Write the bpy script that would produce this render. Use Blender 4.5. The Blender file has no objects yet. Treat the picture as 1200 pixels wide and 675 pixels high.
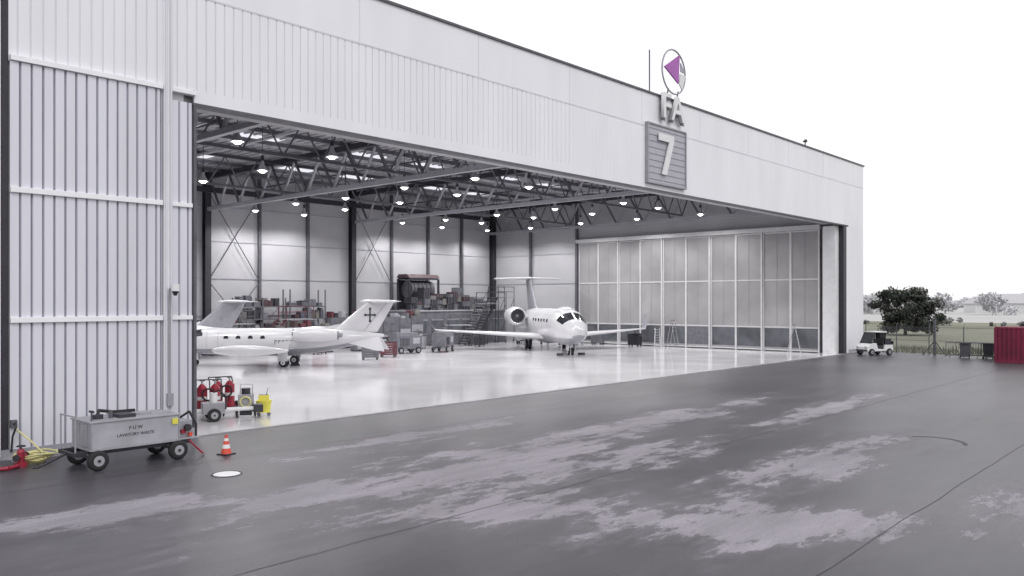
import bpy, math, random, bmesh
from mathutils import Vector, Matrix
random.seed(7)
S=bpy.context.scene
S.view_settings.view_transform='Standard'; S.view_settings.look='None'; S.view_settings.exposure=0
# ---------------------------------------------------------------- materials
def mat(name,col,rough=.6,metal=0.0,var=.12,scale=3.0,bump=0.0,bscale=None,emit=None,spec=None,rvar=0.0,stretch=None,detail=2):
    m=bpy.data.materials.new(name); m.use_nodes=True
    nt=m.node_tree; N=nt.nodes; L=nt.links; p=N['Principled BSDF']
    tc=N.new('ShaderNodeTexCoord'); no=N.new('ShaderNodeTexNoise'); no.inputs['Scale'].default_value=scale; no.inputs['Detail'].default_value=detail
    if stretch:
        mp=N.new('ShaderNodeMapping'); mp.inputs['Scale'].default_value=stretch; L.new(tc.outputs['Object'],mp.inputs[0]); L.new(mp.outputs[0],no.inputs['Vector'])
    else: L.new(tc.outputs['Object'],no.inputs['Vector'])
    cr=N.new('ShaderNodeValToRGB'); cr.color_ramp.elements[0].position=.3; cr.color_ramp.elements[1].position=.72
    a=[max(0,c*(1-var)) for c in col]; b=[min(1,c*(1+var)) for c in col]
    cr.color_ramp.elements[0].color=(*a,1); cr.color_ramp.elements[1].color=(*b,1)
    L.new(no.outputs['Fac'],cr.inputs['Fac']); L.new(cr.outputs['Color'],p.inputs['Base Color'])
    p.inputs['Roughness'].default_value=rough; p.inputs['Metallic'].default_value=metal
    if spec is not None: p.inputs['Specular IOR Level'].default_value=spec
    if rvar:
        mr=N.new('ShaderNodeMapRange'); mr.inputs['To Min'].default_value=max(0,rough-rvar); mr.inputs['To Max'].default_value=rough+rvar
        L.new(no.outputs['Fac'],mr.inputs['Value']); L.new(mr.outputs[0],p.inputs['Roughness'])
    if bump:
        n2=N.new('ShaderNodeTexNoise'); n2.inputs['Scale'].default_value=bscale or scale*8; n2.inputs['Detail'].default_value=2
        L.new(tc.outputs['Object'],n2.inputs['Vector'])
        bp=N.new('ShaderNodeBump'); bp.inputs['Strength'].default_value=bump; bp.inputs['Distance'].default_value=.02
        L.new(n2.outputs['Fac'],bp.inputs['Height']); L.new(bp.outputs[0],p.inputs['Normal'])
    if emit:
        p.inputs['Emission Color'].default_value=(*emit[0],1); p.inputs['Emission Strength'].default_value=emit[1]
    return m
M={}
M['clad']=mat('white_cladding',(.68,.68,.74),.42,var=.08,scale=1.0,stretch=(1.1,1,.12),detail=5)
M['clad2']=mat('white_header_cladding',(.81,.81,.845),.5,var=.04,scale=.6,stretch=(1,1,.25))
M['groove_shade']=mat('cladding_groove_shade',(.24,.24,.29),.6)  # groove faces darkened to paint in the recess shade between ribs
M['rail']=mat('cladding_rail',(.86,.86,.88),.4,var=.03)
M['dark']=mat('dark_steel',(.030,.030,.038),.5,var=.2)
M['steel']=mat('grey_steel',(.10,.10,.115),.5,var=.2)
M['lsteel']=mat('light_steel',(.32,.32,.35),.45,var=.1)
M['chrome']=mat('bare_metal',(.6,.6,.62),.25,metal=1)
M['iwall']=mat('interior_wall_panel',(.44,.44,.46),.6,var=.08,scale=.3)
M['deck']=mat('roof_deck',(.30,.30,.32),.7,var=.1)
M['frame']=mat('door_frame',(.58,.58,.59),.5,var=.06)
M['poly']=mat('door_panel',(.31,.305,.31),.45,var=.16,scale=.4)
M['window']=mat('dark_glass',(.025,.027,.033),.08,var=.2)
M['pane']=mat('grey_glass',(.11,.115,.13),.12,var=.4,scale=.7)
M['jet']=mat('aircraft_paint',(.58,.58,.60),.2,var=.05,scale=.6)
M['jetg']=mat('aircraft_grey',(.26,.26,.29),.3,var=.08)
M['rubber']=mat('rubber',(.02,.02,.022),.8,var=.3)
M['red']=mat('red_paint',(.32,.02,.045),.45,var=.2)
M['dred']=mat('dull_red_paint',(.105,.030,.042),.5,var=.2)
M['maroon']=mat('container_paint',(.19,.012,.048),.5,var=.25,scale=1.2)
M['orange']=mat('cone_orange',(.66,.08,.05),.5)
M['yellow']=mat('yellow_plastic',(.72,.66,.10),.45)
M['white']=mat('white_paint',(.74,.74,.75),.5,var=.05)
M['alu']=mat('aluminium_sheet',(.46,.46,.50),.38,metal=.4,var=.16,scale=1.5,rvar=.1,detail=5)
M['cab']=mat('grey_cabinet',(.13,.13,.15),.5,var=.2)
M['cab2']=mat('light_cabinet',(.34,.34,.37),.5,var=.12)
M['board']=mat('cardboard',(.17,.16,.155),.8,var=.25)
M['blue']=mat('blue_grey_paint',(.09,.095,.12),.5)
M['brown']=mat('rusty_red',(.065,.036,.042),.6,var=.3)
M['magenta']=mat('magenta_sign',(.38,.11,.42),.5,var=.05)
M['signgrey']=mat('louvre_grey',(.34,.34,.39),.5,var=.08)
M['signedge']=mat('letter_return_grey',(.16,.16,.18),.5,var=.08)
M['signback']=mat('sign_backing',(.42,.42,.47),.5,var=.05)
M['lamp']=mat('lamp_glow',(1,1,1),.5,emit=((1,.98,.97),12))
M['hose']=mat('yellow_hose',(.62,.58,.28),.5)
M['bark']=mat('bark',(.07,.055,.045),.9,scale=6,bump=.6)
m=bpy.data.materials.new('skylight_sheet'); m.use_nodes=True; nt=m.node_tree; nt.nodes.clear()
o=nt.nodes.new('ShaderNodeOutputMaterial'); tr=nt.nodes.new('ShaderNodeBsdfTranslucent'); tr.inputs[0].default_value=(.85,.85,.88,1)
nt.links.new(tr.outputs[0],o.inputs[0]); M['sky']=m
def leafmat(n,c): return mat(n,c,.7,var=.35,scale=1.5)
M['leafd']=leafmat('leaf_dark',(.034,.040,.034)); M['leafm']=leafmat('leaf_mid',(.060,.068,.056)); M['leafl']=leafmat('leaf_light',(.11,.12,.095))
M['hz1']=mat('hazed_far_foliage',(.46,.465,.48),.9,var=.15,scale=.05); M['hz2']=mat('hazed_farther_foliage',(.66,.66,.68),.9,var=.06,scale=.05); M['hz0']=mat('hazed_hedge_foliage',(.22,.23,.215),.9,var=.3,scale=.3)  # aerial haze painted in: foliage base colours get paler with distance
M['farwall']=mat('hazed_house_wall',(.72,.72,.73),.9); M['farroof']=mat('hazed_house_roof',(.52,.51,.53),.9)  # house colours paled, distance haze is in the base colour
M['floor']=mat('epoxy_floor',(.78,.77,.79),.11,var=.05,scale=.25,rvar=.07)
M['tuft']=mat('grass_tuft',(.17,.175,.13),.95,var=.3)
M['grass']=mat('grass_field',(.21,.215,.16),.95,var=.30,scale=.05,bump=.5,bscale=6)
M['hzfield']=mat('hazed_field',(.50,.50,.49),.95,var=.10,scale=.02,stretch=(1,.3,1))  # far field, its pale colour is painted haze
def asphalt():
    m=bpy.data.materials.new('wet_asphalt'); m.use_nodes=True; nt=m.node_tree; N=nt.nodes; L=nt.links; p=N['Principled BSDF']
    tc=N.new('ShaderNodeTexCoord')
    def noise(scale,detail=8,rough=.6,stretch=None):
        n=N.new('ShaderNodeTexNoise'); n.inputs['Scale'].default_value=scale; n.inputs['Detail'].default_value=detail; n.inputs['Roughness'].default_value=rough
        if stretch:
            mp=N.new('ShaderNodeMapping'); mp.inputs['Scale'].default_value=stretch; L.new(tc.outputs['Object'],mp.inputs[0]); L.new(mp.outputs[0],n.inputs['Vector'])
        else: L.new(tc.outputs['Object'],n.inputs['Vector'])
        return n
    def math_(op,a,b=None):
        n=N.new('ShaderNodeMath'); n.operation=op
        for i,v in enumerate((a,b)):
            if v is None: continue
            if isinstance(v,(int,float)): n.inputs[i].default_value=v
            else: L.new(v,n.inputs[i])
        return n.outputs[0]
    def mr(v,a,b,c=0,d=1):
        n=N.new('ShaderNodeMapRange'); n.inputs['From Min'].default_value=a; n.inputs['From Max'].default_value=b; n.inputs['To Min'].default_value=c; n.inputs['To Max'].default_value=d
        L.new(v,n.inputs['Value']); return n.outputs[0]
    patches=[(20.6,8.1,4.6,1.0,-2),(13.9,6.7,3.4,1.3,-50),(14.2,13.6,5.2,2.1,3),(10.3,14.6,3.0,1.0,-12),(11.9,10.6,2.1,1.1,-30),(7.5,16.1,1.9,.8,0),(5.2,16.3,1.6,.7,-20),
             (23.1,15.1,7.5,1.0,0),(19.1,3.6,2,.6,-10),(16.2,18.6,4,.8,3),(18.2,12.0,2.8,1.0,0),(31,12,6,.6,4)]
    cur=None
    for (x,y,a,b,ang) in patches:
        mp=N.new('ShaderNodeMapping'); mp.vector_type='TEXTURE'; mp.inputs['Location'].default_value=(x,y,0); mp.inputs['Rotation'].default_value=(0,0,math.radians(ang)); mp.inputs['Scale'].default_value=(a,b,1)
        L.new(tc.outputs['Object'],mp.inputs[0])
        ln=N.new('ShaderNodeVectorMath'); ln.operation='LENGTH'; L.new(mp.outputs[0],ln.inputs[0])
        d=ln.outputs['Value']; cur=d if cur is None else math_('MINIMUM',cur,d)
    fr=noise(.62,9,.80,stretch=(.6,1.45,1)).outputs['Fac']
    score=math_('ADD',mr(cur,0,2.6,.20,-.17),fr)
    mask=mr(score,.578,.598)
    soft=mr(score,.47,.59,0,.30)
    mask=math_('MAXIMUM',mask,soft)
    grain=mr(noise(42,2,.75).outputs['Fac'],.25,.75,.66,1.34)
    midn=noise(.5,7,.72,stretch=(.4,1.6,1)).outputs['Fac']
    mid=mr(midn,.3,.7,.74,1.26)
    def mix(f,a,b):
        n=N.new('ShaderNodeMix'); n.data_type='RGBA'; L.new(f,n.inputs[0])
        for i,v in ((6,a),(7,b)):
            if isinstance(v,tuple): n.inputs[i].default_value=(*v,1)
            else: L.new(v,n.inputs[i])
        return n.outputs[2]
    big=mr(noise(.08,2,.5).outputs['Fac'],.35,.65)
    base=mix(big,(.058,.056,.064),(.104,.100,.110))
    col=mix(mask,base,(.285,.270,.298))
    g=math_('MULTIPLY',grain,mid)
    vm=N.new('ShaderNodeVectorMath'); vm.operation='SCALE'; L.new(col,vm.inputs[0]); L.new(g,vm.inputs['Scale'])
    L.new(vm.outputs[0],p.inputs['Base Color'])
    L.new(mr(mask,0,1,.38,.85),p.inputs['Roughness'])
    p.inputs['Specular IOR Level'].default_value=.38
    return m
M['asphalt']=asphalt()
M['tar']=mat('tar_joint',(.05,.048,.055),.6)
M['track']=mat('light_concrete',(.33,.32,.34),.8,var=.25,scale=1,detail=4)
# ---------------------------------------------------------------- builder
class B:
    def __init__(s): s.v=[];s.f=[];s.m=[];s.s=[];s.mats=[]
    def mi(s,k):
        if k not in s.mats: s.mats.append(k)
        return s.mats.index(k)
    def add(s,vs,fs,k,sm=False):
        n=len(s.v); s.v+= [tuple(v) for v in vs]; i=s.mi(k)
        for f in fs: s.f.append([n+j for j in f]); s.m.append(i); s.s.append(sm)
    def box(s,x0,x1,y0,y1,z0,z1,k,R=None):
        vs=[Vector((x,y,z)) for x in (x0,x1) for y in (y0,y1) for z in (z0,z1)]
        if R is not None: vs=[R@v for v in vs]
        s.add(vs,[(0,1,3,2),(4,6,7,5),(0,4,5,1),(2,3,7,6),(0,2,6,4),(1,5,7,3)],k)
    def beam(s,p0,p1,w,h,k):
        p0=Vector(p0);p1=Vector(p1);d=p1-p0;L=d.length;d.normalize()
        up=Vector((0,0,1))
        if abs(d.z)>.98: up=Vector((0,1,0))
        a=d.cross(up).normalized();b=a.cross(d)
        R=Matrix((( a.x,b.x,d.x,p0.x),(a.y,b.y,d.y,p0.y),(a.z,b.z,d.z,p0.z),(0,0,0,1)))
        s.box(-w/2,w/2,-h/2,h/2,0,L,k,R)
    def cyl(s,p0,p1,r0,k,r1=None,seg=14,caps=True,sm=True):
        if r1 is None:r1=r0
        p0=Vector(p0);p1=Vector(p1);d=(p1-p0).normalized()
        up=Vector((0,0,1)) if abs(d.z)<.95 else Vector((1,0,0))
        a=d.cross(up).normalized();b=d.cross(a)
        c=[(math.cos(2*math.pi*i/seg),math.sin(2*math.pi*i/seg)) for i in range(seg)]
        A=[p0+(a*x+b*y)*r0 for x,y in c];Bq=[p1+(a*x+b*y)*r1 for x,y in c]
        s.add(A+Bq,[(i,(i+1)%seg,seg+(i+1)%seg,seg+i) for i in range(seg)],k,sm)
        if caps:
            if r0>1e-4:s.add(A,[tuple(range(seg))],k)
            if r1>1e-4:s.add(Bq,[tuple(range(seg))],k)
    def path(s,pts,r,k,seg=8):
        for a,b in zip(pts,pts[1:]): s.cyl(a,b,r,k,seg=seg)
    def loft(s,rings,k,caps=True,sm=True,fn=None):
        n=len(rings[0]); base=len(s.v)
        for r in rings: s.v+=[tuple(p) for p in r]
        for j in range(len(rings)-1):
            for i in range(n):
                q=[base+j*n+i,base+j*n+(i+1)%n,base+(j+1)*n+(i+1)%n,base+(j+1)*n+i]
                kk=k
                if fn:
                    c=sum((Vector(s.v[t]) for t in q),Vector())/4; kk=fn(c) or k
                s.f.append(q); s.m.append(s.mi(kk)); s.s.append(sm)
        if caps:
            s.add(rings[0],[tuple(range(n))],k); s.add(rings[-1],[tuple(range(n))],k)
    def prism(s,poly,ex,k):
        n=len(poly);ex=Vector(ex);P=[Vector(p) for p in poly];Q=[p+ex for p in P]
        s.add(P+Q,[tuple(range(n)),tuple(range(n,2*n))]+[(i,(i+1)%n,n+(i+1)%n,n+i) for i in range(n)],k)
    def torus(s,c,ax,R,r,k,seg=20,ss=8):
        c=Vector(c);ax=Vector(ax).normalized();up=Vector((0,0,1)) if abs(ax.z)<.9 else Vector((1,0,0))
        a=ax.cross(up).normalized();b=ax.cross(a);rings=[]
        for i in range(seg+1):
            t=2*math.pi*i/seg;d=a*math.cos(t)+b*math.sin(t)
            rings.append([c+d*(R+r*math.cos(2*math.pi*j/ss))+ax*r*math.sin(2*math.pi*j/ss) for j in range(ss)])
        s.loft(rings,k,caps=False)
    def wheel(s,c,ax,r,w,hub='lsteel'):
        c=Vector(c);ax=Vector(ax).normalized();e=w*.22
        pr=[(-w/2,r*.78),(-w/2+e*.4,r*.94),(-w/2+e,r),(w/2-e,r),(w/2-e*.4,r*.94),(w/2,r*.78)]
        up=Vector((0,0,1));a=ax.cross(up).normalized();b=ax.cross(a);sg=22;rings=[]
        for (o_,rr) in pr: rings.append([c+ax*o_+(a*math.cos(2*math.pi*i/sg)+b*math.sin(2*math.pi*i/sg))*rr for i in range(sg)])
        s.loft(rings,'rubber')
        s.cyl(c-ax*(w/2+.006),c+ax*(w/2+.006),r*.52,hub,seg=16); s.cyl(c-ax*(w/2+.02),c+ax*(w/2+.02),r*.16,'dark',seg=10)
    def obj(s,name,parent=None,loc=(0,0,0),rot=0,bevel=0,recalc=True):
        me=bpy.data.meshes.new(name); me.from_pydata(s.v,[],s.f)
        for k in s.mats: me.materials.append(M[k])
        for p,i,sm in zip(me.polygons,s.m,s.s): p.material_index=i; p.use_smooth=sm
        if recalc:
            bm=bmesh.new(); bm.from_mesh(me); bmesh.ops.recalc_face_normals(bm,faces=bm.faces); bm.to_mesh(me); bm.free()
        ob=bpy.data.objects.new(name,me); S.collection.objects.link(ob); ob.location=loc; ob.rotation_euler=(0,0,rot)
        if parent: ob.parent=parent
        if bevel:
            bv=ob.modifiers.new('b','BEVEL'); bv.width=bevel; bv.segments=2; bv.limit_method='ANGLE'; bv.angle_limit=math.radians(50)
        return ob
def empty(name,loc=(0,0,0),rot=0):
    e=bpy.data.objects.new(name,None); S.collection.objects.link(e); e.location=loc; e.rotation_euler=(0,0,rot); e.empty_display_size=.3; return e
def text(name,body,size,loc,rot,k,parent=None,ext=.03,align='CENTER',off=0,sx=1):
    c=bpy.data.curves.new(name,'FONT'); c.body=body; c.size=size; c.extrude=ext; c.align_x=align; c.align_y='CENTER'; c.offset=off
    c.materials.append(M[k]); ob=bpy.data.objects.new(name,c); S.collection.objects.link(ob); ob.location=loc; ob.rotation_euler=rot; ob.scale=(sx,1,1)
    if parent: ob.parent=parent
    return ob
# ---------------------------------------------------------------- ground
D=23.5; XL=11.9; XR=63.4; HT=9.9; TOP=14.95; BK=60.15; XE=68.3
b=B(); b.add([(-2500,-2500,-.03),(3500,-2500,-.03),(3500,3500,-.03),(-2500,3500,-.03)],[(0,1,2,3)],'grass'); b.obj('ground',recalc=False)
b=B(); b.add([(165,-400,-.022),(3400,-2400,-.022),(3400,3400,-.022),(185,400,-.022)],[(0,1,2,3)],'hzfield'); b.obj('hazed_field',recalc=False)
b=B(); b.add([(-90,-90,0),(67.2,-90,0),(67.2,14,0),(69.5,24,0),(69.5,70,0),(-90,70,0)],[(0,1,2,3,4,5)],'asphalt'); b.obj('asphalt_apron',recalc=False)
b=B()
def strip(pts,w,z,k):
    for (x0,y0),(x1,y1) in zip(pts,pts[1:]):
        d=Vector((x1-x0,y1-y0));n=Vector((-d.y,d.x)).normalized()*w/2
        b.add([(x0+n.x,y0+n.y,z),(x1+n.x,y1+n.y,z),(x1-n.x,y1-n.y,z),(x0-n.x,y0-n.y,z)],[(0,1,2,3)],k)
def wig(x0,y0,x1,y1,n=24,am=.03):
    return [(x0+(x1-x0)*i/n+random.uniform(-am,am),y0+(y1-y0)*i/n+random.uniform(-am,am)) for i in range(n+1)]
for yy in (19.3,11.0,4.7): strip(wig(-20,yy,66,yy+.2,90,.035),.02,.004,'tar')
strip([(25.3+1.1*math.cos(t),6.9+.9*math.sin(t)) for t in [(-1.4+2.2*i/18) for i in range(19)]],.12,.005,'tar')
b.obj('tar_joints',recalc=False)
b=B(); b.box(6.9,66,D-.42,D-.05,-.01,.012,'track')
for yy in (D-.36,D-.26): b.box(6.9,66,yy-.02,yy+.02,.0,.016,'dark')
b.obj('door_track')
b=B(); b.box(4.1,XR+.3,D-.04,BK,-.02,.02,'floor'); b.obj('hangar_floor')
# ---------------------------------------------------------------- hangar
H=empty('aircraft_hangar')
def corr(bb,x0,x1,z0,z1,y,pitch,gw,dep,k,kg):
    x=x0
    while x<x1-1e-3:
        xe=min(x+pitch,x1); xm=max(x,xe-gw); c=min(.012,gw/3)
        bb.add([(x,y,z0),(xm,y,z0),(xm,y,z1),(x,y,z1)],[(0,1,2,3)],k)
        bb.add([(xm,y,z0),(xm+c,y+dep,z0),(xm+c,y+dep,z1),(xm,y,z1)],[(0,1,2,3)],k)
        bb.add([(xm+c,y+dep,z0),(xe-c,y+dep,z0),(xe-c,y+dep,z1),(xm+c,y+dep,z1)],[(0,1,2,3)],kg)
        bb.add([(xe-c,y+dep,z0),(xe,y,z0),(xe,y,z1),(xe-c,y+dep,z1)],[(0,1,2,3)],k)
        x=xe
b=B()
corr(b,-15,6.86,.25,TOP-.05,D,.27,.065,.05,'clad','groove_shade')
corr(b,6.98,10.9,.25,10.12,D-.06,.27,.065,.05,'clad','groove_shade')
corr(b,11.2,XL-.02,.25,HT,D,.27,.065,.05,'clad','groove_shade')
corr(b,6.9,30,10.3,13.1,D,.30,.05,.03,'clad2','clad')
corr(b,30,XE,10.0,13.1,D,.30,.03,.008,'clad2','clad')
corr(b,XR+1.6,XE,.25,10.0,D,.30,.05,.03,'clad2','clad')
b.box(-15,XE,D-.005,D+.25,13.16,TOP-.08,'clad2')
b.box(-15,XE,D-.012,D+.03,13.1,13.16,'clad')
b.box(XL,30,D+.0,D+.1,HT,10.3,'clad2'); b.box(30,XE,D+.001,D+.1,HT,10.0,'clad2')
b.box(6.9,XL-.02,D+.001,D+.1,10.12,10.3,'clad2')
x=12.0
while x<XE: b.box(x-.012,x+.012,D-.016,D+.02,13.17,TOP-.1,'clad'); x+=6
b.obj('facade_cladding',H)
b=B()
b.box(-15,XL-.3,D+.06,D+.5,0,TOP-.1,'iwall'); b.box(-15,XL,D-.08,D+.1,0,.25,'lsteel')
b.box(XL-.3,XE,D+.26,D+1.2,HT+.05,TOP-.1,'iwall')
b.box(XR+1.5,XE,D+.06,D+1.2,0,HT,'iwall')
b.box(-15,-14.8,D,BK+1,0,TOP-.1,'clad'); b.box(XE-.2,XE,D+.3,BK+1,0,TOP-.1,'clad'); b.box(-15,XE,BK+.6,BK+1,0,TOP-.1,'clad')
b.obj('outer_walls',H)
b=B()
b.box(-15.1,XE+.1,D-.08,D+.4,TOP-.08,TOP+.02,'steel')
b.box(XL-.06,XR+1.5,D-.05,D+.3,HT-.07,HT+.02,'steel')
b.box(XL-.04,XL+.05,D-.05,D+.9,0.02,HT-.07,'steel')
b.box(XR+.55,XR+1.15,D-.03,D+1.1,0.02,HT-.1,'dark')
b.box(XR+1.15,XR+1.62,D-.02,D+.4,0.02,HT-.1,'clad2')
b.box(XR-.2,XR+.55,D+.35,D+1.3,0.02,HT-.1,'white')
for z in (3.53,6.85,10.2):
    b.box(6.98,10.9,D-.13,D+.0,z-.07,z+.07,'rail')
    if z<10: b.box(11.2,XL-.08,D-.07,D+.0,z-.06,z+.06,'rail')
    else: b.box(11.2,XL+.02,D-.07,D,z-.06,z+.06,'rail')
b.box(-15,6.6,D-.07,D,10.14,10.26,'rail');b.box(-15,6.6,D-.07,D,6.79,6.91,'rail');b.box(-15,6.6,D-.07,D,3.47,3.59,'rail')
b.box(6.60,6.74,D-.16,D+.04,.1,TOP-.1,'rail'); b.box(6.80,6.96,D-.02,D+.05,.1,TOP-.1,'dark')
b.box(10.93,11.17,D-.12,D+.04,.1,TOP-.1,'rail')
for xx in (10.98,11.12): b.cyl((xx,D-.15,.1),(xx,D-.15,TOP-.1),.035,'clad',seg=10)
b.box(6.9,XL,D-.07,D+.04,.02,.18,'steel')
b.obj('facade_trim',H,bevel=.008)
b=B()
holes_y=[(28.5,31.5),(36.5,39.5),(44.5,47.5),(52.5,55.5)]; holes_x=[(20,23.5),(25.5,29),(34,37.5),(39.5,43),(48,51.5),(53.5,57)]
ys=[D+.3]+[v for h in holes_y for v in h]+[BK+.6]
for i in range(0,len(ys)-1):
    if i%2==0: b.box(-14.8,XE-.2,ys[i],ys[i+1],14.0,14.2,'deck')
    else:
        xs=[-14.8]+[v for h in holes_x for v in h]+[XE-.2]
        for j in range(0,len(xs)-1,2): b.box(xs[j],xs[j+1],ys[i],ys[i+1],14.0,14.2,'deck')
x=4.6
while x<63:
    for i in range(0,len(ys)-1,2): b.box(x,x+.12,ys[i]+.01,ys[i+1]-.01,13.93,14.0,'deck')
    x+=.6
b.obj('roof_deck',H)
b=B()
for hy in holes_y:
    for hx in holes_x: b.box(hx[0]-.1,hx[1]+.1,hy[0]-.1,hy[1]+.1,14.25,14.28,'sky')
b.obj('skylight_panels',H)
b=B()
b.box(3.8,4.0,D+.5,BK,0,14,'iwall'); b.box(3.8,XR+.4,BK,BK+.3,0,14,'iwall')
b.box(XR+.2,XR+.4,48.7,BK,0,14,'iwall'); b.box(XR+.2,XR+.4,D+1.3,48.7,HT+.05,14,'iwall')
b.box(XR+1.0,XR+1.2,D+1.3,48.7,0,HT,'iwall')
b.obj('interior_walls',H)
b=B()
for z in (2.9,5.8,8.7,11.4):
    b.box(4,XR+.19,BK-.06,BK-.0,z-.03,z+.03,'signgrey'); b.box(XR+.14,XR+.2,48.8,BK-.1,z-.03,z+.03,'signgrey')
for k in range(-6,8):
    X=31.3+4.585*k
    if X>63.3: X=63.25
    main = k in (-3,0,3,7)
    if main:
        b.box(X-.24,X+.24,BK-.56,BK-.52,0,13.9,'dark'); b.box(X-.24,X+.24,BK-.11,BK-.07,0,13.9,'dark'); b.box(X-.05,X+.05,BK-.52,BK-.11,0,13.9,'dark')
    else:
        b.box(X-.11,X+.11,BK-.32,BK-.07,0,13.9,'steel')
for Y in (48.8,54.7): b.box(XR-.12,XR+.13,Y-.11,Y+.11,0,13.9,'steel')
def brace(x0,x1,z0,z1):
    b.cyl((x0,BK-.4,z0),(x1,BK-.4,z1),.035,'steel',seg=6); b.cyl((x0,BK-.37,z1),(x1,BK-.37,z0),.035,'steel',seg=6)
brace(31.4,35.8,5.6,12.5);brace(31.4,35.8,.5,5.6);brace(45.2,49.5,5.6,12.5)
b.obj('wall_columns',H)
b=B(); zb=11.1; zt=13.55
for X in (17.5,31.3,45.2,62.6):
    b.box(X-.17,X+.17,D+1.25,BK-.6,zt-.17,zt+.2,'dark'); b.box(X-.13,X+.13,D+1.25,BK-.6,zb-.13,zb+.13,'lsteel')
    n=12; L=(BK-.8-D-1.4)/n
    for i in range(n):
        y0=D+1.4+i*L; ym=y0+L/2
        b.beam((X,y0,zt-.1),(X,ym,zb+.05),.13,.13,'lsteel'); b.beam((X,ym,zb+.05),(X,y0+L,zt-.1),.13,.13,'steel')
y=D+3.5
while y<BK:
    b.box(4,XR+.1,y-.06,y+.06,13.68,13.92,'steel'); y+=3.05
for Y in (36.6,48.7):
    for z,k in ((zb+.3,'steel'),(zt-.3,'dark')): b.box(4,62.4,Y-.07,Y+.07,z-.07,z+.07,k)
    x=17.5
    while x<62:
        b.beam((x,Y,zt-.3),(x+1.15,Y,zb+.3),.07,.07,'steel'); b.beam((x+1.15,Y,zb+.3),(x+2.3,Y,zt-.3),.07,.07,'steel'); x+=2.3
for X in (24.4,38.3,54): b.cyl((X,D+1.3,12.9),(X,BK-.3,12.9),.09,'lsteel',seg=10)
for X in (21.2,35.9,51): b.cyl((X,D+1.3,13.2),(X,BK-.3,13.2),.05,'dark',seg=8)
b.box(4,62,BK-1.3,BK-1.0,12.3,12.7,'dark')
b.obj('roof_trusses',H)
b=B(); n=10; Y0=25.1; Y1=48.6; L=(Y1-Y0)/n; Xd=XR
b.box(Xd-.35,Xd+.2,Y0-.1,Y1+.1,HT-.28,HT+.05,'frame')
for i in range(n):
    ya=Y0+i*L; yb=ya+L; o=(i%2)*.14
    b.box(Xd+o,Xd+.06+o,ya+.07,yb-.07,.12,HT-.3,'poly')
    for yy in (ya+.06,yb-.06): b.box(Xd-.07+o,Xd+.07+o,yy-.055,yy+.055,.03,HT-.28,'frame')
    for z in (.14,1.95,5.75,HT-.36): b.box(Xd-.05+o,Xd+.065+o,ya+.1,yb-.1,z-.05,z+.05,'frame')
    ym=(ya+yb)/2; b.box(Xd-.03+o,Xd+.0+o,ym-.012,ym+.012,2.0,HT-.4,'signgrey')
    b.box(Xd-.02+o,Xd+.0+o,ya+.14,yb-.14,.35,1.85,'pane' if i!=4 else 'cab')
b.obj('sliding_door_panels',H)
# number sign
sg=empty('number_sign'); b=B()
b.box(36.4,40.1,D-.14,D-.02,10.25,13.25,'signback')
z=10.40
while z<13.15: b.box(36.42,40.08,D-.165,D-.14,z,z+.03,'signgrey'); z+=.33
for (x0,x1,z0,z1) in ((36.3,40.2,13.25,13.33),(36.3,40.2,10.17,10.25),(36.3,36.4,10.25,13.25),(40.1,40.2,10.25,13.25)): b.box(x0,x1,D-.2,D-.01,z0,z1,'lsteel')
b.obj('louvre_panel',sg)
b=B(); P=lambda pts:[(37.25+u*1.5,D-.28,10.72+w*2.15) for u,w in pts]
b.prism(P([(0,1),(1,1),(1,.86),(.52,0),(.22,0),(.68,.82),(0,.82)]),(0,.07,0),'white'); b.obj('digit_seven',sg)
lg=empty('company_logo_sign'); b=B(); cx=38.75; cz=16.35
b.torus((cx,D-.25,cz),(0,1,0),1.18,.045,'signgrey',seg=40)
b.prism([(cx-.98,D-.3,cz+.10),(cx+.55,D-.3,cz+1.02),(cx+.42,D-.3,cz-.55)],(0,.08,0),'magenta')
b.prism([(cx+.60,D-.33,cz+.60),(cx+1.12,D-.33,cz+.10),(cx+.62,D-.33,cz+.12)],(0,.06,0),'signgrey')
b.prism([(cx+.55,D-.33,cz+.02),(cx+1.12,D-.33,cz-.02),(cx+.75,D-.33,cz-.85),(cx+.45,D-.33,cz-.55)],(0,.06,0),'white')
for xx in (cx-.5,cx+.5): b.cyl((xx,D-.1,14.9),(xx,D-.22,cz-.95),.04,'steel',seg=8)
b.cyl((36.9,D+.1,14.9),(36.9,D+.1,17.2),.035,'steel',seg=8)
b.obj('logo_emblem',lg)
text('logo_letters','FA',1.9,(38.55,D-.3,14.3),(math.radians(90),0,0),'white',lg,ext=.08,off=.02,sx=1.05)
text('logo_letters_edge','FA',1.9,(38.65,D-.19,14.25),(math.radians(90),0,0),'signedge',lg,ext=.03,off=.07,sx=1.05)
b=B(); X=57; b.cyl((X,D+.1,TOP),(X,D+.1,TOP+.3),.04,'steel'); b.cyl((X-.3,D+.1,TOP+.3),(X+.1,D+.1,TOP+.4),.05,'dark',r1=.12); b.obj('roof_siren')
b=B(); b.cyl((11.05,D-.2,1.2),(11.05,D-.2,4.35),.03,'lsteel',seg=8); b.beam((11.05,D-.2,4.35),(11.05,D-.55,4.45),.05,.05,'lsteel')
b.cyl((11.05,D-.55,4.3),(11.05,D-.55,4.5),.12,'white'); b.cyl((11.05,D-.55,4.3),(11.05,D-.55,4.17),.10,'window',r1=.04); b.box(10.96,11.14,D-.27,D-.16,1.0,1.35,'lsteel'); b.obj('security_camera')
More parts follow.
